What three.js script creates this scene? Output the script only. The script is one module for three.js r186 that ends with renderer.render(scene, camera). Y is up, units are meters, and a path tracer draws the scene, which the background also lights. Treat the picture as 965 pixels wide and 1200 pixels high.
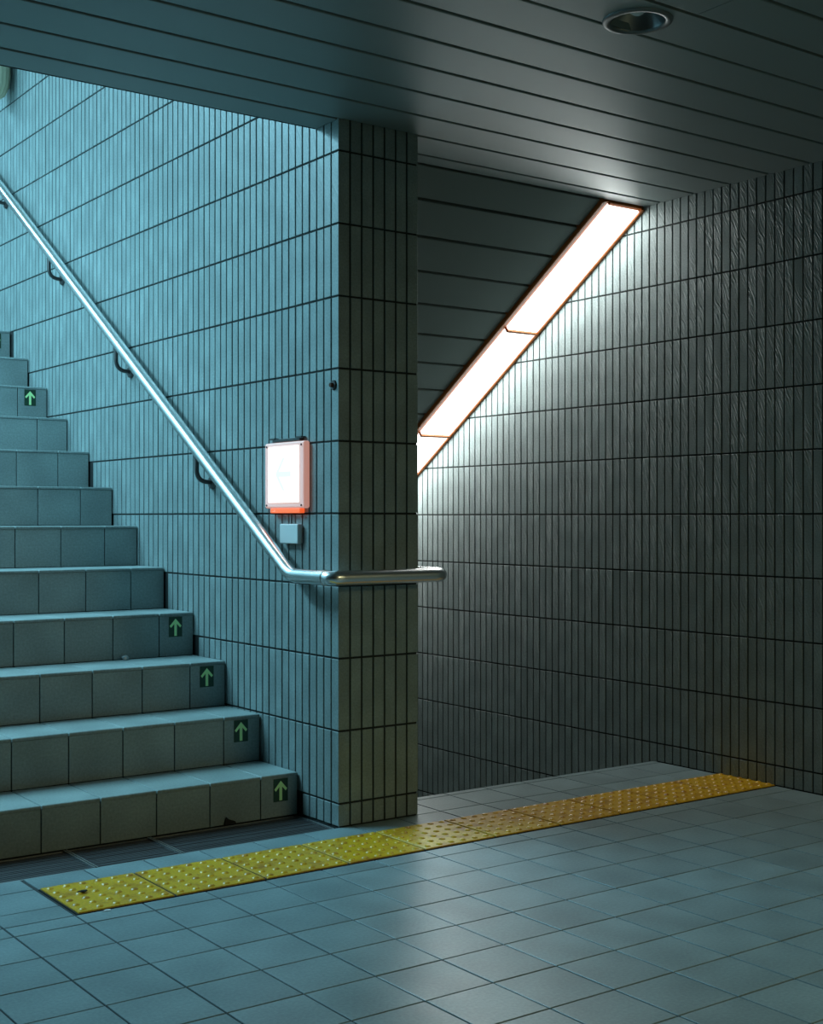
import * as THREE from 'three';
import { mergeGeometries } from 'three/addons/utils/BufferGeometryUtils.js';
import { RoundedBoxGeometry } from 'three/addons/geometries/RoundedBoxGeometry.js';
import { RectAreaLightUniformsLib } from 'three/addons/lights/RectAreaLightUniformsLib.js';
import { ImprovedNoise } from 'three/addons/math/ImprovedNoise.js';

/* ---------------- camera, exposure ---------------- */
const scene = new THREE.Scene();
scene.background = new THREE.Color(0x000000);
const camera = new THREE.PerspectiveCamera(2 * Math.atan(600 / 1547) * 180 / Math.PI, 965 / 1200, 0.05, 60);
const YAW = Math.atan(1120.5 / 1547);
camera.position.set(-2.533, 1.1, 3.938);
camera.lookAt(-2.533 + Math.sin(YAW), 1.1, 3.938 - Math.cos(YAW));
camera.setViewOffset(965, 1200, 0, -6, 965, 1200);
camera.updateProjectionMatrix(); camera.updateMatrixWorld(true);
scene.add(camera);
const renderer = new THREE.WebGLRenderer({ antialias: true });
renderer.toneMapping = THREE.LinearToneMapping;
renderer.toneMappingExposure = 1.0;
renderer.shadowMap.enabled = true;
RectAreaLightUniformsLib.init();

/* light levels: colour (linear) and radiance of each kind of lamp */
const rgb = (r, g, b) => new THREE.Color().setRGB(r, g, b);
const STAIR_LIGHT = { color: rgb(0.36, 0.80, 1.0), power: 94 };
const WELL_LIGHT = { color: rgb(0.92, 1.0, 0.97), power: 9.5 };
const SIGN_LIGHT = { color: rgb(1.0, 0.72, 0.58), power: 2.2 };
const ROOM_LIGHT = { color: rgb(1.0, 0.93, 0.50), power: 24 };

/* ---------------- helpers ---------------- */
let seed = 7;
const rnd = () => { seed = (seed * 1664525 + 1013904223) % 4294967296; return seed / 4294967296; };
const taken = new Map();
function numbered(n) { const k = taken.get(n) || 0; taken.set(n, k + 1); return k ? n + '_' + String(k).padStart(3, '0') : n; }
function top(o, name, label, category, extra = {}) {
  o.name = numbered(name); Object.assign(o.userData, { label, category }, extra); scene.add(o); return o;
}
const structure = (o, name, label, category) => top(o, name, label, category, { kind: 'structure' });
function mesh(name, geo, mat, parent) { const m = new THREE.Mesh(geo, mat); m.name = name; if (parent) parent.add(m); return m; }
function box(x0, x1, y0, y1, z0, z1) {
  const g = new THREE.BoxGeometry(x1 - x0, y1 - y0, z1 - z0); g.translate((x0 + x1) / 2, (y0 + y1) / 2, (z0 + z1) / 2); return g;
}
function rbox(x0, x1, y0, y1, z0, z1, r = 0.004, s = 2) {
  const g = new RoundedBoxGeometry(x1 - x0, y1 - y0, z1 - z0, s, r); g.translate((x0 + x1) / 2, (y0 + y1) / 2, (z0 + z1) / 2); return g;
}
const merge = (a) => mergeGeometries(a.map((g) => { const h = g.index ? g.toNonIndexed() : g; for (const k of Object.keys(h.attributes)) if (!['position', 'normal', 'uv'].includes(k)) h.deleteAttribute(k); return h; }));
class Path3 extends THREE.CurvePath { }
function polyCurve(points, r) {            // straight runs with rounded bends
  const P = points.map((p) => new THREE.Vector3(...p)), path = new Path3();
  let last = P[0];
  for (let i = 1; i < P.length - 1; i++) {
    const a = P[i].clone().sub(P[i - 1]).normalize(), b = P[i + 1].clone().sub(P[i]).normalize();
    const rr = Array.isArray(r) ? r[i - 1] : r;
    const s = P[i].clone().addScaledVector(a, -rr), e = P[i].clone().addScaledVector(b, rr);
    path.add(new THREE.LineCurve3(last, s)); path.add(new THREE.QuadraticBezierCurve3(s, P[i], e)); last = e;
  }
  path.add(new THREE.LineCurve3(last, P[P.length - 1]));
  return path;
}
const tube = (pts, r, bend, n = 120, rs = 16) => new THREE.TubeGeometry(polyCurve(pts, bend), n, r, rs, false);

/* ---------------- textures and materials ---------------- */
const noise = new ImprovedNoise();
const N = (x, y, z = 0) => noise.noise(x, y, z);
function dataTex(size, fn, srgb) {
  const d = new Uint8Array(size * size * 4);
  for (let j = 0; j < size; j++) for (let i = 0; i < size; i++) {
    const c = fn(i / size, j / size), k = 4 * (j * size + i);
    for (let q = 0; q < 3; q++) d[k + q] = Math.max(0, Math.min(255, 255 * c[q])); d[k + 3] = 255;
  }
  const t = new THREE.DataTexture(d, size, size); t.wrapS = t.wrapT = THREE.RepeatWrapping;
  t.magFilter = THREE.LinearFilter; t.minFilter = THREE.LinearMipmapLinearFilter; t.generateMipmaps = true;
  if (srgb) t.colorSpace = THREE.SRGBColorSpace; t.needsUpdate = true; return t;
}
// hand-pressed relief of the ribbed wall tiles: slanting strokes in patches, over a fine grain (1 m square)
const reliefTex = dataTex(1024, (u, v) => {
  const a = 0.42, s = u * Math.cos(a) + v * Math.sin(a), t = -u * Math.sin(a) + v * Math.cos(a);
  const wob = 0.02 * N(u * 9, v * 9, 3);
  const stroke = N((t + wob) * 26, (s + wob) * 190, 1.7);
  const mask = Math.max(0, Math.min(1, 0.25 + 1.6 * N(u * 11, v * 6, 8.2)));
  const grain = 0.5 * N(u * 260, v * 260, 4.1) + 0.35 * N(u * 120, v * 120, 2.1);
  const h = 0.5 + 0.42 * stroke * mask + 0.12 * grain + 0.10 * N(u * 30, v * 22, 6.6);
  return [h, h, h];
});
const mottled = (amp, fine, coarse, tint = [1, 1, 1]) => dataTex(512, (u, v) => {
  const g = 0.86 + amp * (0.5 * N(u * fine, v * fine, 1) + 0.3 * N(u * fine * 2.3, v * fine * 2.3, 5) + 0.6 * N(u * coarse, v * coarse, 9));
  return [g * tint[0], g * tint[1], g * tint[2]];
}, true);
const wallMap = mottled(0.16, 140, 9), floorMap = mottled(0.14, 120, 7);
const floorRough = dataTex(512, (u, v) => { const g = 0.86 + 0.10 * N(u * 8, v * 8, 3) + 0.05 * N(u * 40, v * 40, 7); return [g, g, g]; });
const fineBump = dataTex(512, (u, v) => { const g = 0.5 + 0.3 * N(u * 180, v * 180, 2) + 0.25 * N(u * 60, v * 60, 4); return [g, g, g]; });
const yellowMap = dataTex(512, (u, v) => {
  const w = Math.max(0, N(u * 14, v * 14, 3) * 1.2 + 0.5 * N(u * 60, v * 60, 8)), g = 0.9 + 0.12 * N(u * 150, v * 150, 1);
  return [g * (1 - 0.22 * w), g * (1 - 0.34 * w), g * (1 - 0.1 * w)];
}, true);
const std = (c, rough, o = {}) => new THREE.MeshStandardMaterial({ color: c, roughness: rough, ...o });
const wallTile = [0.97, 1.0, 1.03].map((k) => std(rgb(0.285 * k, 0.355 * k, 0.355 * k), 0.42, { map: wallMap, bumpMap: reliefTex, bumpScale: 0.0014 }));
const reliefTile = [0.97, 1.0, 1.03].map((k) => std(rgb(0.285 * k, 0.355 * k, 0.355 * k), 0.52, { map: wallMap, bumpMap: reliefTex, bumpScale: 0.0042 }));
const endTile = [0.97, 1.0, 1.03].map((k) => std(rgb(0.285 * k, 0.355 * k, 0.355 * k), 0.5, { map: wallMap, bumpMap: fineBump, bumpScale: 0.0006 }));
const floorTile = [0.95, 1.0, 1.06].map((k) => std(rgb(0.28 * k, 0.375 * k, 0.40 * k), 0.42, { map: floorMap, roughnessMap: floorRough, bumpMap: fineBump, bumpScale: 0.0003 }));
const stepTile = [0.95, 1.0, 1.05].map((k) => std(rgb(0.33 * k, 0.40 * k, 0.395 * k), 0.5, { map: floorMap, bumpMap: fineBump, bumpScale: 0.0004 }));
const M = {
  grout: std(rgb(0.018, 0.022, 0.022), 0.95), floorGrout: std(rgb(0.028, 0.032, 0.034), 0.9),
  pale: std(rgb(0.40, 0.42, 0.42), 0.8), plaster: std(rgb(0.16, 0.17, 0.165), 0.9), panel: std(rgb(0.20, 0.235, 0.23), 0.45, { metalness: 0.15 }),
  groove: std(rgb(0.012, 0.012, 0.012), 0.9),
  yellow: std(rgb(0.82, 0.46, 0.010), 0.34, { map: yellowMap, bumpMap: fineBump, bumpScale: 0.0005 }),
  iron: std(rgb(0.06, 0.06, 0.065), 0.55, { metalness: 0.5 }), pit: std(rgb(0.01, 0.01, 0.01), 1),
  steel: std(rgb(0.80, 0.80, 0.80), 0.27, { metalness: 1 }), steelDull: std(rgb(0.55, 0.55, 0.55), 0.35, { metalness: 1 }),
  bracket: std(rgb(0.10, 0.10, 0.10), 0.4, { metalness: 0.9 }),
  trim: std(rgb(0.50, 0.14, 0.025), 0.5), dark: std(rgb(0.03, 0.03, 0.03), 0.6),
  wellGlow: std(rgb(0.9, 0.9, 0.9), 0.5, { emissive: rgb(1.0, 1.0, 0.985), emissiveIntensity: 2.5 }),
  stairGlow: std(rgb(0.9, 0.9, 0.9), 0.5, { emissive: STAIR_LIGHT.color, emissiveIntensity: 1.6 }),
  roomGlow: std(rgb(0.9, 0.9, 0.9), 0.5, { emissive: ROOM_LIGHT.color, emissiveIntensity: 1.5 }),
  signGlow: std(rgb(0.9, 0.9, 0.9), 0.5, { emissive: rgb(1.0, 0.97, 0.93), emissiveIntensity: 1.25 }),
  signCase: std(rgb(0.62, 0.50, 0.47), 0.45, { emissive: rgb(1.0, 0.42, 0.32), emissiveIntensity: 0.42 }), signLow: std(rgb(0.7, 0.16, 0.06), 0.4, { emissive: rgb(1.0, 0.13, 0.03), emissiveIntensity: 0.75 }),
  signArrow: std(rgb(0.5, 0.8, 0.6), 0.5, { emissive: rgb(0.80, 0.95, 0.84), emissiveIntensity: 0.86 }),
  grey: std(rgb(0.55, 0.58, 0.58), 0.5), stickerDark: std(rgb(0.008, 0.045, 0.022), 0.5), stickerArrow: std(rgb(0.60, 0.95, 0.42), 0.55),
  rust: std(rgb(0.06, 0.018, 0.006), 0.9), beige: std(rgb(0.72, 0.64, 0.45), 0.7), scrap: std(rgb(0.012, 0.010, 0.008), 0.9), paper: std(rgb(0.6, 0.62, 0.62), 0.8),
  rim: std(rgb(0.16, 0.17, 0.17), 0.45, { metalness: 0.6 }), chrome: std(rgb(0.35, 0.36, 0.37), 0.3, { metalness: 1 }),
};

/* ---------------- tile maker ---------------- */
// a slab w x h facing +z with a chamfered rim; back at z=0, face at z=d
function slabGeo(w, h, d, b, ou, ov) {
  const X = w / 2, Y = h / 2, p = [], uv = [], idx = [];
  const quad = (a, bb, c, e) => { const k = p.length / 3; for (const q of [a, bb, c, e]) { p.push(...q); uv.push(ou + q[0] + X, ov + q[1] + Y); } idx.push(k, k + 1, k + 2, k, k + 2, k + 3); };
  const F = [[-X + b, -Y + b, d], [X - b, -Y + b, d], [X - b, Y - b, d], [-X + b, Y - b, d]];
  const R = [[-X, -Y, d - b], [X, -Y, d - b], [X, Y, d - b], [-X, Y, d - b]];
  const B = [[-X, -Y, 0], [X, -Y, 0], [X, Y, 0], [-X, Y, 0]];
  quad(...F);
  for (let i = 0; i < 4; i++) { const j = (i + 1) % 4; quad(R[i], R[j], F[j], F[i]); quad(B[i], B[j], R[j], R[i]); }
  const g = new THREE.BufferGeometry();
  g.setAttribute('position', new THREE.Float32BufferAttribute(p, 3)); g.setAttribute('uv', new THREE.Float32BufferAttribute(uv, 2)); g.setIndex(idx);
  const n = g.toNonIndexed(); n.computeVertexNormals(); return n;
}
const slabCache = new Map();
function slab(w, h, d, b, v) {
  const k = [w, h, d, b].map((x) => x.toFixed(4)).join() + v;
  if (!slabCache.has(k)) slabCache.set(k, slabGeo(w, h, d, b, (v * 0.137) % 0.7, (v * 0.271) % 0.7));
  return slabCache.get(k);
}
const vv = new THREE.Vector3();
function shown(p) { vv.set(...p).project(camera); return vv; }
// lays tiles: those that show largest become meshes of their own, the remainder one joined part
function lay(parent, specs, rot, d, b, mats, name, max = 300, variants = 8) {
  for (const s of specs) {
    const q = shown(s.p), inFrame = q.z < 1 && Math.abs(q.x) < 1.02 && Math.abs(q.y) < 1.02;
    s.score = inFrame && !s.hidden ? s.w * s.h / vv.set(...s.p).distanceToSquared(camera.position) : 0;
    s.v = Math.floor(rnd() * variants); s.m = Math.floor(rnd() * mats.length);
    s.dd = d - rnd() * (s.uneven ?? 0);
  }
  const order = [...specs].sort((x, y) => y.score - x.score), rest = mats.map(() => []);
  let n = 0;
  for (const s of order) {
    const g = slab(s.w, s.h, d, b, s.v);
    const m = new THREE.Mesh(g, mats[s.m]); m.rotation.set(...rot); m.position.set(...s.p); m.scale.z = s.dd / d; m.name = name;
    if (s.score > 0 && n < max) { parent.add(m); n++; }
    else { m.updateMatrix(); rest[s.m].push(g.clone().applyMatrix4(m.matrix)); }
  }
  rest.forEach((r, i) => { if (r.length) { const m = mesh(name + 's_joined', mergeGeometries(r), mats[i], parent); m.userData.kind = 'stuff'; } });
  return n;
}
const FACE_LEFT = [0, -Math.PI / 2, 0], FACE_FRONT = [0, 0, 0], FACE_UP = [-Math.PI / 2, 0, 0], FACE_RIGHT = [0, Math.PI / 2, 0];

/* ---------------- dimensions of the place ---------------- */
const CEIL = 2.51, PW = 0.348, WR = 1.845;           // ceiling, width of the partition's end, right wall
const ROW0 = 0.083, ROW = 0.2575;                    // courses of the wall tiles
const rise = 0.181, go = 0.285, y1 = 0.155, z1 = -0.275, NSTEP = 16;
const stepTop = (n) => y1 + rise * (n - 1), stepZ = (n) => z1 - go * (n - 1);
const stairY = (z) => { if (z > z1) return 0; const n = Math.min(NSTEP, Math.floor((z1 - z) / go) + 1); return stepTop(n); };
const SL = 0.668, SZ = -0.305, PHI = Math.atan(SL);   // slope of the ceiling over the way down
const XL = -2.7, ZE = -0.155;                        // far side of the stair, edge of the hall's ceiling
const NOSE = -0.245;                                  // edge of the floor above the way down

/* ---------------- partition wall ---------------- */
{
  const w = structure(new THREE.Group(), 'wall_left', 'ribbed pale tile wall climbing beside the staircase', 'wall');
  mesh('core', box(0.005, PW - 0.005, -2.6, 6.0, -7.0, -0.005), M.grout, w);
  const tiles = [], px = 0.0495, j = 0.0075;
  for (let c = 0; c < 138; c++) {
    const zc = -(c + 0.5) * px;
    for (let r = -1; r < 23; r++) {
      const yb = r < 0 ? 0.0 : ROW0 + r * ROW, yt = ROW0 + (r + 1) * ROW;
      const b = yb + j / 2, t = yt - j / 2; if (t - b < 0.02) continue;
      if (t < stairY(zc - px / 2) - 0.002) continue;
      const ceilY = zc > ZE ? CEIL + 0.02 : Math.min(5.5, CEIL + 0.1 + 0.635 * (ZE - zc));
      if (b > ceilY) continue;
      const sight = 1.1 + (CEIL - 1.1) * (3.938 - zc) / (3.938 - ZE);
      tiles.push({ p: [0.005, (b + t) / 2, zc], w: px - j, h: t - b, hidden: b > sight, uneven: 0.0012 });
    }
  }
  lay(w, tiles, FACE_LEFT, 0.005, 0.0012, wallTile, 'tile', 300);
  const back = [];                                   // face towards the way down
  for (let c = 0; c < 138; c++) for (let r = -11; r < 10; r++) {
    const zc = -(c + 0.5) * px, yc = ROW0 + (r + 0.5) * ROW;
    if (yc > CEIL + SL * (zc - SZ) + 0.2 || yc < -0.63 * (-zc) - 0.3) continue;
    back.push({ p: [PW - 0.005, yc, zc], w: px - j, h: ROW - j, hidden: true });
  }
  lay(w, back, FACE_RIGHT, 0.005, 0.0012, wallTile, 'tile', 0);
  const e = structure(new THREE.Group(), 'wall_front', 'narrow dull olive tiled end of the partition between both stairways', 'wall');
  mesh('backing', box(0.003, PW - 0.003, 0, CEIL + 0.02, -0.0049, -0.0042), M.grout, e);
  const et = [], pw = PW / 7, je = 0.0075;
  for (let c = 0; c < 7; c++) for (let r = -1; r < 10; r++) {
    const b = (r < 0 ? 0.0 : ROW0 + r * ROW) + je / 2, t = Math.min(CEIL + 0.01, ROW0 + (r + 1) * ROW) - je / 2; if (t - b < 0.02) continue;
    et.push({ p: [(c + 0.5) * pw, (b + t) / 2, -0.0045], w: pw - (c === 0 || c === 6 ? je / 2 : je), h: t - b, uneven: 0.0006 });
    if (c === 0) et[et.length - 1].p[0] -= je / 4; if (c === 6) et[et.length - 1].p[0] += je / 4;
  }
  lay(e, et, FACE_FRONT, 0.0045, 0.0010, endTile, 'tile', 300);
}

/* ---------------- right wall ---------------- */
{
  const w = structure(new THREE.Group(), 'wall_right', 'long wall of narrow relief tiles washed by the sloping light', 'wall');
  mesh('core', box(WR + 0.005, WR + 0.25, -3.0, CEIL + 0.3, -6.7, 6.2), M.grout, w);
  const tiles = [], p = 0.0468, j = 0.0072;
  for (let c = -140; c < 125; c++) {
    const zc = 0.057 + (c + 0.5) * p;
    for (let r = -11; r < 10; r++) {
      let b = ROW0 + r * ROW, t = b + ROW; t = Math.min(t, CEIL + 0.015);
      if (zc > NOSE) { if (t < 0.02) continue; b = Math.max(b, 0.0); }
      b += j / 2; t -= j / 2; if (t - b < 0.02) continue;
      if (zc < SZ && b > CEIL + SL * (zc - SZ) + 0.02) continue;
      if (zc < NOSE && t < -0.635 * (NOSE - zc) - 0.05) continue;
      const q = shown([WR, (b + t) / 2, zc]), px = (q.x + 1) * 482.5;
      let hid = px < 492;
      if (zc < NOSE) { const f = (3.938 - NOSE) / (3.938 - zc); if (1.1 + (t - 1.1) * f < 0) hid = true; }
      tiles.push({ p: [WR + 0.005, (b + t) / 2, zc], w: p - j, h: t - b, hidden: hid, uneven: 0.0015 });
    }
  }
  lay(w, tiles, FACE_LEFT, 0.005, 0.0012, reliefTile, 'tile', 300);
}

/* ---------------- floor ---------------- */
const TZ0 = 0.138, TZ1 = 0.438, TX0 = -1.14;          // tactile strip
{
  const f = structure(new THREE.Group(), 'floor', 'glossy grey square-tiled concourse floor with thin dark joints', 'floor');
  mesh('bed', merge([box(-6.2, WR + 0.2, -0.3, -0.003, 0.0, 6.2), box(PW, WR + 0.2, -0.3, -0.003, NOSE, 0.0), box(-6.2, XL, -0.3, -0.003, -0.4, 0.0), box(XL, PW, -0.3, -0.06, -0.4, 0.0)]), M.floorGrout, f);
  const tiles = [], j = 0.0052, xs = [], zs = [];
  for (let x = -0.147 - 0.2 * 30; x < WR + 0.1; x += 0.2) xs.push(x);
  const cut = (list, lo, hi) => { const r = []; for (let i = 0; i + 1 < list.length; i++) { const a = Math.max(lo, list[i]), b = Math.min(hi, list[i + 1]); if (b - a > 0.012) r.push([a, b]); } return r; };
  for (let z = -0.275; z < 6.3; z += 0.2) zs.push(z);
  const rect = (x0, x1, z0, z1) => { for (const [a, b] of cut(xs, x0, x1)) for (const [c, d] of cut(zs, z0, z1)) tiles.push({ p: [(a + b) / 2, -0.003, (c + d) / 2], w: b - a - j, h: d - c - j, uneven: 0.0006 }); };
  rect(-6.1, WR, TZ1 + 0.002, 6.1);
  rect(-6.1, TX0 - 0.002, 0.0, TZ1 + 0.002);
  for (const [a, b] of cut(xs, TX0, WR)) {            // narrow courses behind the yellow strip
    if (b <= PW + 0.001 || a < PW) tiles.push({ p: [(a + b) / 2, -0.003, TZ0 / 2], w: b - a - j, h: TZ0 - j });
    else tiles.push({ p: [(a + b) / 2, -0.003, TZ0 / 2], w: b - a - j, h: TZ0 - j });
  }
  for (const [a, b] of cut(xs, PW, WR)) {
    tiles.push({ p: [(a + b) / 2, -0.003, -0.102], w: b - a - j, h: 0.204 - j });
    tiles.push({ p: [(a + b) / 2, -0.003, (NOSE - 0.206) / 2], w: b - a - j, h: Math.abs(NOSE + 0.206) - j * 0.5 });
  }
  for (const s of tiles) if (s.p[0] > 0 && s.p[0] < PW && s.p[2] < 0) s.hidden = true;
  lay(f, tiles, FACE_UP, 0.003, 0.0007, floorTile, 'tile', 300);
}

/* ---------------- yellow tactile strip ---------------- */
{
  const s = top(new THREE.Group(), 'tactile_strip', 'yellow studded tactile paving strip laid across the grey floor', 'tactile paving');
  s.position.set(TX0, 0, (TZ0 + TZ1) / 2);
  const dome = new THREE.SphereGeometry(0.0165, 10, 3, 0, Math.PI * 2, 0, 0.86); dome.translate(0, -0.0107, 0); dome.deleteAttribute('uv');
  for (let i = 0; i < 10; i++) {
    const w = i < 9 ? 0.3 : WR - TX0 - 2.7, parts = [];
    const b = slab(w - 0.009, 0.295, 0.009, 0.0015, i % 8).clone(); b.rotateX(-Math.PI / 2); b.translate(0, -0.004, 0); parts.push(b);
    for (let a = 0; a < 6; a++) for (let c = 0; c < 6; c++) {
      const x = -0.125 + a * 0.05 + (w < 0.3 ? (w - 0.3) / 2 * 0 : 0); if (Math.abs(x) > w / 2 - 0.015) continue;
      const d = dome.clone().toNonIndexed(), z = -0.125 + c * 0.05; d.translate(x, 0.0048, z);
      const pp = d.attributes.position, uv = []; for (let k = 0; k < pp.count; k++) uv.push(0.15 + pp.getX(k) + i * 0.11, 0.15 + pp.getZ(k)); d.setAttribute('uv', new THREE.Float32BufferAttribute(uv, 2)); parts.push(d);
    }
    const m = mesh('tactile_block', mergeGeometries(parts), M.yellow, s); m.position.set(0.3 * i + w / 2, 0, 0);
  }
  mesh('joint_bed', box(0, WR - TX0, -0.0025, 0.0012, -0.15, 0.15), M.groove, s);
}

/* ---------------- drain grates at the foot of the stair ---------------- */
{
  const pieces = [[-0.6, -0.012, 'long dark slotted drain grate against the tiled partition'], [-0.9, -0.6, 'short dark slotted drain grate between two long grates'], [-1.5, -0.9, 'long dark slotted drain grate next to the short one'], [-2.1, -1.5, 'long dark slotted drain grate farthest from the tiled partition']];
  for (const [a, b, label] of pieces) {
    const g = top(new THREE.Group(), 'drain_grate', label, 'drain grate', { group: 'drain grates at the foot of the stair' });
    g.position.set((a + b) / 2, -0.03, (z1 + 0) / 2 - 0.002); const X = (b - a) / 2 - 0.002, Z = 0.132;
    mesh('frame', merge([box(-X, X, 0, 0.026, -Z, -Z + 0.006), box(-X, X, 0, 0.026, Z - 0.006, Z), box(-X, -X + 0.005, 0, 0.029, -Z, Z), box(X - 0.005, X, 0, 0.029, -Z, Z)]), M.steelDull, g);
    const bars = []; for (let k = 0; k < 17; k++) { const z = -Z + 0.014 + k * 0.0148; bars.push(rbox(-X + 0.005, X - 0.005, 0.002, 0.025 - rnd() * 0.0015, z - 0.0052, z + 0.0052, 0.001, 1)); }
    const m = mesh('bars', merge(bars), M.iron, g); m.userData.kind = 'stuff';
    mesh('pan', box(-X, X, -0.02, -0.001, -Z, Z), M.pit, g);
  }
}

/* ---------------- ceiling ---------------- */
const HOLE = [0.187, 1.278, 0.088];                   // visible downlight
{
  const c = structure(new THREE.Group(), 'ceiling', 'low ceiling of long grey metal panels with dark grooves', 'ceiling');
  const y = CEIL + 0.022;
  mesh('backing', merge([box(-6.2, WR + 0.2, y + 0.09, y + 0.25, ZE + 0.003, 6.2), box(PW, WR + 0.2, y + 0.09, y + 0.25, SZ + 0.02, ZE + 0.003), box(-6.2, -0.001, CEIL - 0.0, y + 0.25, ZE, ZE + 0.006)]), M.groove, c);
  const joints = [0, 0.2, 0.405, 0.61, 0.81, 1.01, 1.205, 1.4, 1.59]; while (joints[joints.length - 1] < 6.0) joints.push(joints[joints.length - 1] + 0.2);
  const pan = (x0, x1, z0, z1) => {
    const g = 0.0075, r = 0.004, s = new THREE.Shape(), A = z0 + g, B = z1 - g, h = 0.02;   // section: z along, thickness up
    s.moveTo(A, h); s.lineTo(A, r); s.quadraticCurveTo(A, 0, A + r, 0); s.lineTo(B - r, 0); s.quadraticCurveTo(B, 0, B, r); s.lineTo(B, h); s.closePath();
    const e = new THREE.ExtrudeGeometry(s, { depth: x1 - x0, bevelEnabled: false, curveSegments: 3 });
    e.rotateY(-Math.PI / 2); e.translate(x1, CEIL, 0);   // shape x -> z, extrusion -> -x
    return mesh('panel', e, M.panel, c);
  };
  pan(-6.1, -0.002, ZE, 0); pan(PW + 0.002, WR, -0.2, 0); pan(PW + 0.002, WR, SZ, -0.2);
  for (let i = 0; i + 1 < joints.length; i++) {
    const a = joints[i], b = joints[i + 1];
    if (a === 1.4) { pan(-6.1, 0.288, a, b); pan(0.291, WR, a, b); }
    else if (a === 1.205 || a === 1.01) {             // cut round the downlight
      if (a === 1.205) {
        const s = new THREE.Shape(); s.moveTo(-6.1, a + 0.006); s.lineTo(WR, a + 0.006); s.lineTo(WR, b - 0.006); s.lineTo(-6.1, b - 0.006); s.closePath();
        const h = new THREE.Path(), [hx, hz, hr] = HOLE; const pts = [];
        for (let k = 0; k < 40; k++) { const t = -k / 40 * Math.PI * 2; pts.push(new THREE.Vector2(hx + hr * Math.cos(t), Math.max(a + 0.008, hz + hr * Math.sin(t)))); }
        h.setFromPoints(pts); s.holes.push(h);
        const e = new THREE.ExtrudeGeometry(s, { depth: 0.02, bevelEnabled: false }); e.rotateX(Math.PI / 2); e.translate(0, CEIL + 0.02, 0); mesh('panel', e, M.panel, c);
      } else pan(-6.1, WR, a, b);
    } else pan(-6.1, WR, a, b);
  }
}
// ceiling sloping down over the way down
const slopeGroup = (name, label) => { const g = structure(new THREE.Group(), name, label, 'ceiling'); g.position.set(0, CEIL, SZ); g.rotation.x = -PHI; return g; };
const LEN = 3.9 / Math.cos(PHI);
{
  const g = slopeGroup('ceiling_right', 'grey panelled ceiling sloping down over the descending stairway');
  mesh('backing', box(PW, WR + 0.2, 0.10, 0.25, -LEN - 0.05, 0), M.groove, g);
  mesh('backing', box(PW, 1.60, 0.021, 0.10, -LEN - 0.05, -0.002), M.groove, g);
  let s0 = 0;
  const js = [0.176]; while (js[js.length - 1] < LEN) js.push(js[js.length - 1] + 0.1995);
  for (const s1 of js) { mesh('panel', rbox(PW + 0.002, 1.579, 0, 0.02, -s1 + 0.007, -s0 - 0.007, 0.004, 2), M.panel, g); s0 = s1; }
}
/* the light along the foot of that slope */
{
  const g = top(new THREE.Group(), 'strip_light', 'glowing white strip light running down the sloped ceiling along the tiled wall', 'strip light');
  g.position.set(0, CEIL, SZ); g.rotation.x = -PHI;
  const X0 = 1.637, X1 = 1.828, seg = 0.858;
  const prof = new THREE.Shape(); [[1.580, 0.02], [1.580, -0.015], [1.585, -0.017], [X0, 0.004], [X0, 0.02]].forEach((p, i) => i ? prof.lineTo(...p) : prof.moveTo(...p)); prof.closePath();
  mesh('frame', new THREE.ExtrudeGeometry(prof, { depth: LEN - 0.004, bevelEnabled: false }).translate(0, 0, -LEN), M.trim, g);
  mesh('frame', rbox(X1, WR - 0.001, -0.019, 0.02, -LEN, -0.004, 0.002), M.trim, g);
  mesh('end_cap', rbox(X0, X1, -0.006, 0.02, -0.022, -0.006, 0.002), M.trim, g);
  mesh('housing', box(1.60, WR - 0.001, 0.022, 0.09, -LEN, -0.004), M.dark, g);
  for (let i = 0; i < 5; i++) {
    const a = 0.022 + i * seg, b = Math.min(LEN, a + seg - 0.014);
    const d = mesh('diffuser', rbox(X0 + 0.001, X1 - 0.001, -0.014, 0.02, -b, -a, 0.003, 2), M.wellGlow, g);
    mesh('divider', rbox(X0, X1, -0.021, 0.02, -b - 0.014, -b, 0.001, 1), M.trim, g);
    const l = new THREE.RectAreaLight(WELL_LIGHT.color, WELL_LIGHT.power, X1 - X0 - 0.004, b - a - 0.004);
    l.position.set((X0 + X1) / 2, -0.0165, -(a + b) / 2); l.rotation.x = -Math.PI / 2; l.name = 'strip_glow'; g.add(l);
  }
}

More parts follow.
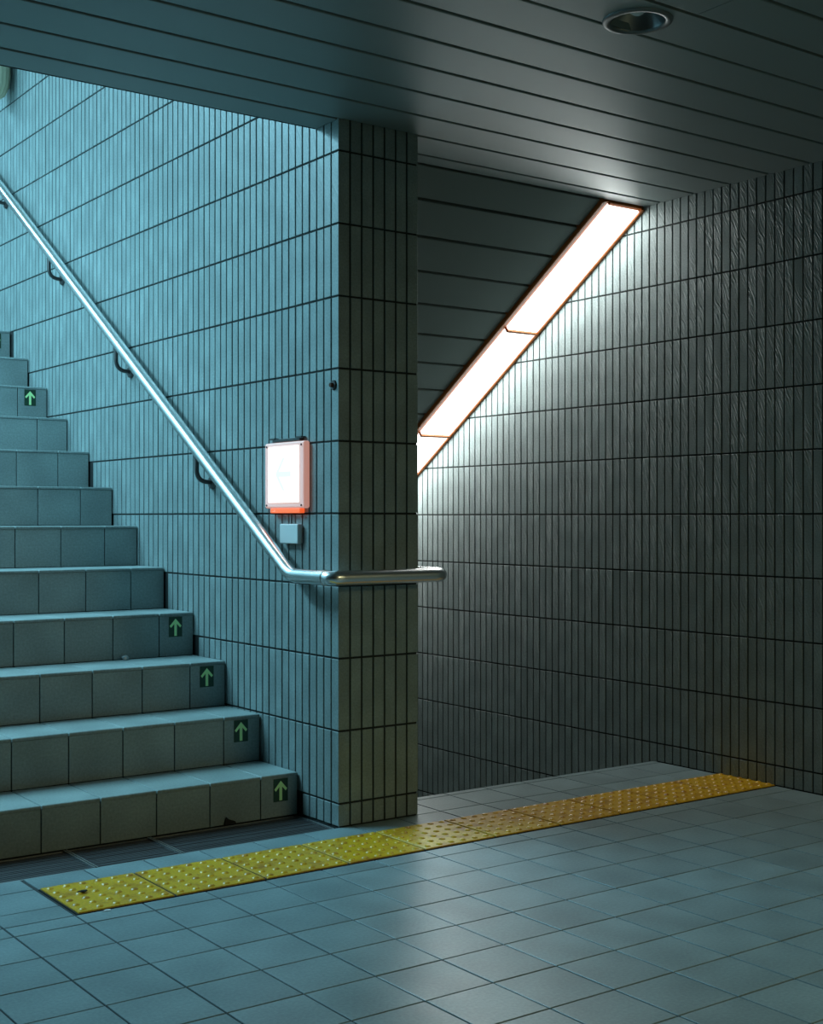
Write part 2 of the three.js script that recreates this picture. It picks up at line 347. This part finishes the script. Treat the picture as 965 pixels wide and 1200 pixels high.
/* ---------------- shells out of sight: stair shaft, way down, hall ---------------- */
{
  const S = (name, label, geos, mat = M.plaster) => structure(mesh('x', merge(geos), mat), name, label, 'wall');
  S('wall_stair', 'plain wall on the far side of the staircase', [box(XL - 0.2, XL, -0.3, 6.0, -7.2, ZE)], M.pale);
  S('wall_stair_end', 'plain wall closing the top landing', [box(XL - 0.2, PW, 2.5, 6.0, -7.2, -7.0)]);
  S('wall_back', 'plain wall of the hall left of the staircase', [box(-6.2, XL, -0.1, CEIL + 0.2, -0.4, ZE)]);
  S('wall_hall_left', 'plain end wall of the concourse', [box(-6.4, -6.1, -0.1, CEIL + 0.2, -0.4, 6.2)]);
  S('wall_hall_front', 'plain wall of the concourse behind the viewer', [box(-6.4, WR + 0.2, -0.1, CEIL + 0.2, 6.1, 6.3)]);
  S('wall_lower_end', 'plain wall closing the lower landing', [box(PW - 0.1, WR + 0.2, -3.0, 0.3, -6.7, -6.5)]);
  const g = structure(new THREE.Group(), 'ceiling_stair', 'sloped plain ceiling rising over the staircase', 'ceiling');
  const sh = new THREE.Shape(); sh.moveTo(-ZE, CEIL + 0.02); sh.lineTo(4.9, CEIL + 0.02 + 0.635 * (4.9 + ZE)); sh.lineTo(7.1, CEIL + 0.02 + 0.635 * (4.9 + ZE)); sh.lineTo(7.1, 5.9); sh.lineTo(4.8, 5.9); sh.lineTo(-ZE, CEIL + 0.26); sh.closePath();
  const e = new THREE.ExtrudeGeometry(sh, { depth: 0.01 - XL, bevelEnabled: false }); e.rotateY(Math.PI / 2); e.translate(XL, 0, 0);
  mesh('slab', e, M.pale, g);
  structure(mesh('x', merge([box(PW - 0.1, WR + 0.2, -0.1, 0.2, -6.6, -4.15)]), M.plaster), 'ceiling_lower', 'flat ceiling over the lower landing', 'ceiling');
}
/* ---------------- lamps hung level under the staircase's ceiling, one above the other ---------------- */
['lowest', 'second', 'third', 'fourth', 'fifth', 'sixth', 'topmost'].forEach((which, i) => {
  const z = -1.3 - i * 0.72, y = CEIL + 0.02 + 0.635 * (ZE - Math.max(-4.9, z)) - 0.30;
  const g = top(new THREE.Group(), 'stair_lamp', `cool white panel lamp hung over the staircase, ${which} of seven`, 'panel lamp', { group: 'panel lamps over the staircase' });
  g.position.set(-1.95, y, z);
  mesh('housing', rbox(-0.17, 0.17, 0, 0.05, -0.31, 0.31, 0.006), M.grey, g);
  mesh('diffuser', box(-0.15, 0.15, -0.009, -0.0005, -0.29, 0.29), M.stairGlow, g);
  for (const s of [-1, 1]) { const t = (z < -4.9 ? 0 : 0.635 * -s * 0.2) + 0.30; mesh('hanger', new THREE.CylinderGeometry(0.006, 0.006, t - 0.045, 8).translate(0, (t + 0.045) / 2, s * 0.2), M.bracket, g); }
  const l = new THREE.RectAreaLight(STAIR_LIGHT.color, STAIR_LIGHT.power, 0.29, 0.57); l.position.set(0, -0.012, 0); l.rotation.x = -Math.PI / 2; l.name = 'stair_glow'; g.add(l);
});

/* ---------------- staircases ---------------- */
{
  const st = top(new THREE.Group(), 'staircase', 'tiled staircase climbing beside the ribbed wall, arrows on some risers', 'staircase');
  const XR = -0.003, jt = 0.004, edges = [XR]; for (let x = -0.16; x > XL; x -= 0.205) edges.push(x); edges.push(XL + 0.002);
  for (let n = 1; n <= NSTEP; n++) {
    const zf = stepZ(n), yt = stepTop(n), zb = n < NSTEP ? stepZ(n + 1) : -6.985, yb = n === 1 ? -0.002 : stepTop(n - 1);
    const s = new THREE.Group(); s.name = 'step'; s.position.set(0, 0, zf); st.add(s);
    mesh('core', box(XL + 0.001, XR, n === 1 ? -0.25 : yb - 0.1, yt - 0.008, zb - zf, -0.008), M.grout, s);
    for (let i = 0; i + 1 < edges.length; i++) {
      const a = edges[i + 1], b = edges[i], k = Math.floor(rnd() * 8), w = b - a - jt;
      const r = mesh('riser_tile', slab(w, yt - yb - 0.014, 0.008, 0.001, k), stepTile[Math.floor(rnd() * 3)], s); r.position.set((a + b) / 2, (yt + yb) / 2 - 0.005, -0.008);
      const dep = Math.min(zf - zb, n < NSTEP ? 9 : 2.4);
      if (n < NSTEP) { const t = mesh('tread_tile', slab(w, dep + 0.003, 0.011, 0.0025, k), stepTile[Math.floor(rnd() * 3)], s); t.rotation.x = -Math.PI / 2; t.position.set((a + b) / 2, yt - 0.011, -dep / 2 + 0.0045 - 0.004); }
      else { const t = mesh('tread_tile', slab(w, dep, 0.011, 0.0025, k), stepTile[1], s); t.rotation.x = -Math.PI / 2; t.position.set((a + b) / 2, yt - 0.011, -dep / 2); }
    }
  }
  const dn = top(new THREE.Group(), 'staircase', 'stairway descending under the sloped ceiling beyond the floor edge', 'staircase');
  for (let n = 0; n < 14; n++) {
    const zf = NOSE - go * n, yt = -rise * (n + 1);
    const s = new THREE.Group(); s.name = 'step'; s.position.set(0, yt, zf); dn.add(s);
    mesh('core', box(PW + 0.004, WR - 0.002, -0.25, -0.008, n === 13 ? -2.3 : -go, n === 0 ? 0 : -0.008), M.floorGrout, s);
    for (let i = 0; i < 7; i++) {
      const w = (WR - PW - 0.008) / 7, t = mesh('tread_tile', slab(w - jt, go - 0.003, 0.011, 0.0025, i), stepTile[i % 3], s); t.rotation.x = -Math.PI / 2; t.position.set(PW + 0.004 + (i + 0.5) * w, -0.011, -go / 2);
      const r = mesh('riser_tile', slab(w - jt, rise - 0.014, 0.008, 0.001, i), stepTile[(i + 1) % 3], s); r.rotation.y = Math.PI; r.position.set(PW + 0.004 + (i + 0.5) * w, rise / 2 - 0.005, 0.0);
    }
  }
}

/* ---------------- arrow stickers ---------------- */
{
  const arrow = new THREE.Shape(); [[-0.006, -0.038], [0.006, -0.038], [0.006, 0.012], [0.021, -0.004], [0.027, 0.004], [0.0, 0.034], [-0.027, 0.004], [-0.021, -0.004], [-0.006, 0.012]].forEach((p, i) => i ? arrow.lineTo(...p) : arrow.moveTo(...p)); arrow.closePath();
  const ag = new THREE.ExtrudeGeometry(arrow, { depth: 0.0004, bevelEnabled: false }), pg = box(-0.0305, 0.0305, -0.042, 0.042, 0, 0.0008);
  const which = { 1: 'lowest', 2: 'second', 3: 'third', 4: 'fourth', 10: 'tenth', 12: 'twelfth' };
  for (const n of [1, 2, 3, 4, 10, 12]) {
    const s = top(new THREE.Group(), 'arrow_sticker', `dark green sticker with a pale up arrow on the ${which[n]} step's riser`, 'sticker', { group: 'arrow stickers on the risers' });
    s.position.set(n === 1 ? -0.076 : n === 10 ? -0.094 : -0.086, stepTop(n) - 0.058, stepZ(n) + 0.0003);
    mesh('backing', pg, M.stickerDark, s); const a = mesh('arrow', ag, M.stickerArrow, s); a.position.z = 0.0008; a.userData.label = 'pale green upward arrow';
  }
}

/* ---------------- handrail ---------------- */
{
  const h = top(new THREE.Group(), 'handrail', 'polished steel handrail running down the stair wall and around the partition end', 'handrail');
  const X = -0.075, R = 0.026, yr = 0.888, zb = -0.2, m = 0.6487, zt = -4.6;
  mesh('rail', tube([[X, yr + m * (zb - zt), zt], [X, yr, zb], [X, yr, 0.04]], R, [0.035], 160, 24), M.steel, h);
  mesh('rail', tube([[X, yr, 0.041], [X, yr, 0.075], [0.415, yr, 0.075], [0.415, yr, -0.25], [0.415, yr - m * 3.4, -3.65]], R, [0.03, 0.05, 0.05], 220, 24), M.steel, h);
  const slv = new THREE.CylinderGeometry(R + 0.0018, R + 0.0018, 0.035, 24); slv.rotateX(Math.PI / 2); slv.translate(X, yr, 0.02); mesh('joint_sleeve', slv, M.steel, h);
  const cs = [[-0.956, 1], [-1.771, 1], [-2.619, 1], [-3.476, 1], [-4.3, 1]];
  for (const [z] of cs) {
    const b = new THREE.Group(); b.name = 'bracket'; b.position.set(0, yr + m * (zb - z) - 0.02, z); h.add(b);
    mesh('arm', tube([[X, -0.005, 0], [X, -0.112, 0], [-0.004, -0.115, 0.0]], 0.0095, 0.05, 24, 10), M.bracket, b);
    const fl = new THREE.CylinderGeometry(0.026, 0.03, 0.010, 20); fl.rotateZ(Math.PI / 2); fl.translate(-0.006, -0.115, 0); mesh('flange', fl, M.bracket, b);
    const sd = new THREE.CylinderGeometry(0.012, 0.010, 0.02, 14); sd.translate(X, -0.012, 0); mesh('saddle', sd, M.bracket, b);
  }
  const fb = new THREE.Group(); fb.name = 'bracket'; fb.position.set(PW / 2, yr, 0); h.add(fb);
  mesh('arm', tube([[0, -0.01, 0.075], [0, -0.012, 0.04], [0, -0.012, 0.003]], 0.0075, 0.01, 12, 10), M.bracket, fb);
}

/* ---------------- lit arrow sign with its junction box ---------------- */
{
  const s = top(new THREE.Group(), 'arrow_sign', 'glowing white box sign with faint green left arrow on the ribbed wall', 'sign');
  const zc = -0.334, yc = 1.256; s.position.set(0, yc, zc);
  mesh('case', rbox(-0.028, -0.0005, -0.123, 0.124, -0.144, 0.144, 0.008, 3), M.signCase, s);
  mesh('lens', rbox(-0.033, -0.02, -0.102, 0.108, -0.110, 0.110, 0.003, 2), M.signGlow, s);
  mesh('lower_lens', rbox(-0.026, -0.004, -0.141, -0.1235, -0.105, 0.112, 0.003, 2), M.signLow, s).userData.label = 'glowing orange strip under the sign';
  mesh('top_clip', merge([rbox(-0.02, -0.002, 0.126, 0.138, -0.10, 0.10, 0.002, 1), box(-0.022, -0.002, 0.136, 0.142, -0.115, -0.08), box(-0.022, -0.002, 0.136, 0.142, 0.08, 0.115)]), M.bracket, s);
  const a = new THREE.Shape(); [[-0.055, 0], [0.0, 0.062], [0.018, 0.062], [-0.024, 0.011], [0.06, 0.011], [0.06, -0.011], [-0.024, -0.011], [0.018, -0.062], [0.0, -0.062]].forEach((p, i) => i ? a.lineTo(...p) : a.moveTo(...p)); a.closePath();
  const ag = new THREE.ExtrudeGeometry(a, { depth: 0.0008, bevelEnabled: false }); ag.rotateY(-Math.PI / 2); ag.translate(-0.033, 0.004, 0);
  mesh('arrow', ag, M.signArrow, s).userData.label = 'faint pale green arrow pointing up the stairs';
  for (const [y, z] of [[0.11, 0.127], [-0.112, 0.127], [0.11, -0.127], [-0.112, -0.127]]) { const c = new THREE.CylinderGeometry(0.004, 0.004, 0.003, 10); c.rotateZ(Math.PI / 2); c.translate(-0.029, y, z); mesh('screw', c, M.dark, s); }
  mesh('cable', tube([[-0.006, -0.14, 0.02], [-0.006, -0.16, 0.02], [-0.006, -0.185, 0.02]], 0.003, 0.005, 10, 8), M.bracket, s);
  const l = new THREE.RectAreaLight(SIGN_LIGHT.color, SIGN_LIGHT.power, 0.21, 0.2); l.position.set(-0.0352, 0.003, 0); l.rotation.y = Math.PI / 2; l.name = 'sign_glow'; s.add(l);
  const j = top(new THREE.Group(), 'junction_box', 'small square grey junction box under the glowing arrow sign', 'junction box');
  j.position.set(0, 1.038, -0.305);
  mesh('cover', rbox(-0.025, -0.006, -0.037, 0.037, -0.066, 0.066, 0.005, 3), M.grey, j); mesh('base', rbox(-0.008, -0.0005, -0.034, 0.034, -0.062, 0.062, 0.002, 1), M.grey, j);
  const p = top(new THREE.Group(), 'wall_stud', 'small rusty stud in the ribbed wall near the partition corner', 'stud');
  p.position.set(0, 1.57, -0.03);
  const f = new THREE.CylinderGeometry(0.016, 0.019, 0.006, 14); f.rotateZ(Math.PI / 2); f.translate(-0.003, 0, 0); mesh('plate', f, M.dark, p);
  const bt = new THREE.CylinderGeometry(0.008, 0.009, 0.012, 6); bt.rotateZ(Math.PI / 2); bt.translate(-0.011, 0, 0); mesh('bolt', bt, M.rust, p);
}

/* ---------------- downlights ---------------- */
{
  const d = top(new THREE.Group(), 'downlight', 'unlit round recessed downlight in the panelled ceiling', 'downlight'); d.position.set(HOLE[0], CEIL, HOLE[1]);
  const lathe = (pts) => new THREE.LatheGeometry(pts.map((p) => new THREE.Vector2(...p)), 48);
  mesh('rim', lathe([[0.077, 0.0], [0.08, -0.006], [0.09, -0.007], [0.0985, -0.004], [0.1, 0.0]]), M.rim, d);
  mesh('reflector', lathe([[0.077, 0.0], [0.072, 0.02], [0.06, 0.05], [0.045, 0.075], [0.0001, 0.078]]), M.chrome, d);
  mesh('bulb', new THREE.SphereGeometry(0.03, 20, 14).translate(0, 0.045, 0), M.grey, d);
}
/* the lit fitting of the hall, behind the viewer */
{
  const d = top(new THREE.Group(), 'ceiling_light', 'flat lit ceiling panel of the concourse away from the stairs', 'ceiling light'); d.position.set(0.95, CEIL, 5.0);
  mesh('frame', merge([rbox(-0.63, 0.63, -0.02, -0.001, -0.33, -0.3, 0.003), rbox(-0.63, 0.63, -0.02, -0.001, 0.3, 0.33, 0.003), rbox(-0.63, -0.6, -0.02, -0.001, -0.3, 0.3, 0.003), rbox(0.6, 0.63, -0.02, -0.001, -0.3, 0.3, 0.003)]), M.grey, d);
  mesh('diffuser', box(-0.6, 0.6, -0.012, -0.001, -0.3, 0.3), M.roomGlow, d);
  const l = new THREE.RectAreaLight(ROOM_LIGHT.color, ROOM_LIGHT.power, 1.18, 0.58); l.position.y = -0.016; l.rotation.x = -Math.PI / 2; l.name = 'room_glow'; d.add(l);
}

/* ---------------- small things ---------------- */
{
  const f = top(new THREE.Group(), 'wall_fixture', 'beige ribbed rounded fixture high above the upper steps', 'fixture');
  const pts = [[0.0001, 0], [0.05, 0.012], [0.1, 0.05], [0.13, 0.12], [0.14, 0.22], [0.14, 0.4], [0.11, 0.43], [0.0001, 0.44]].map((p) => new THREE.Vector2(...p));
  const g = new THREE.LatheGeometry(pts, 72), pp = g.attributes.position;
  for (let i = 0; i < pp.count; i++) { const x = pp.getX(i), z = pp.getZ(i), t = Math.atan2(z, x), k = 1 + 0.03 * Math.cos(t * 18); pp.setX(i, x * k); pp.setZ(i, z * k); } g.computeVertexNormals();
  f.scale.setScalar(0.65); f.position.set(-0.10, 3.43, -3.41); mesh('shade', g, M.beige, f);
  mesh('stem', new THREE.CylinderGeometry(0.012, 0.012, 1.6, 10).translate(0, 1.2, 0), M.bracket, f);
}
{
  const flat = (name, label, cat, pts, th, mat, pos, rot) => {
    const s = new THREE.Shape(); pts.forEach((p, i) => i ? s.lineTo(...p) : s.moveTo(...p)); s.closePath();
    const g = new THREE.ExtrudeGeometry(s, { depth: th, bevelEnabled: true, bevelSize: th, bevelThickness: th / 2, bevelSegments: 1 }); const m = mesh('x', g, mat); m.position.set(...pos); m.rotation.set(...rot); top(m, name, label, cat); return m;
  };
  flat('scrap', 'dark torn scrap leaning on the lowest riser above the drain grate', 'scrap', [[-0.02, 0], [-0.012, 0.025], [-0.004, 0.017], [0.022, 0.007], [0.026, 0]], 0.002, M.scrap, [-0.29, 0.001, z1 + 0.004], [0, 0, 0]);
  flat('scrap', 'tiny dark crumb lying on the first yellow tactile block', 'scrap', [[-0.012, 0], [0, 0.006], [0.013, 0.002], [0.004, -0.006]], 0.003, M.scrap, [-1.055, 0.0085, 0.262], [-Math.PI / 2, 0, 0]);
  flat('scrap', 'small white paper bit beside the yellow strip edge', 'scrap', [[-0.012, 0], [0, 0.007], [0.012, 0.004], [0.008, -0.006]], 0.001, M.paper, [-1.06, 0.001, 0.452], [-Math.PI / 2, 0, 0]);
  const b = mesh('x', new THREE.IcosahedronGeometry(0.012, 1), M.steelDull), q = b.geometry.attributes.position;
  for (let i = 0; i < q.count; i++) { const k = 1 + 0.35 * N(q.getX(i) * 90, q.getY(i) * 90, q.getZ(i) * 90); q.setXYZ(i, q.getX(i) * k * 1.4, q.getY(i) * k, q.getZ(i) * k); } b.geometry.computeVertexNormals();
  b.position.set(-0.32, stepTop(3) + 0.009, stepZ(4) + 0.022); top(b, 'crumpled_paper', 'crumpled grey paper ball on the third tread against the riser', 'litter');
}

scene.traverse((o) => { if (o.isMesh) { o.castShadow = true; o.receiveShadow = true; } if (o.isSpotLight) o.castShadow = true; });
renderer.render(scene, camera);
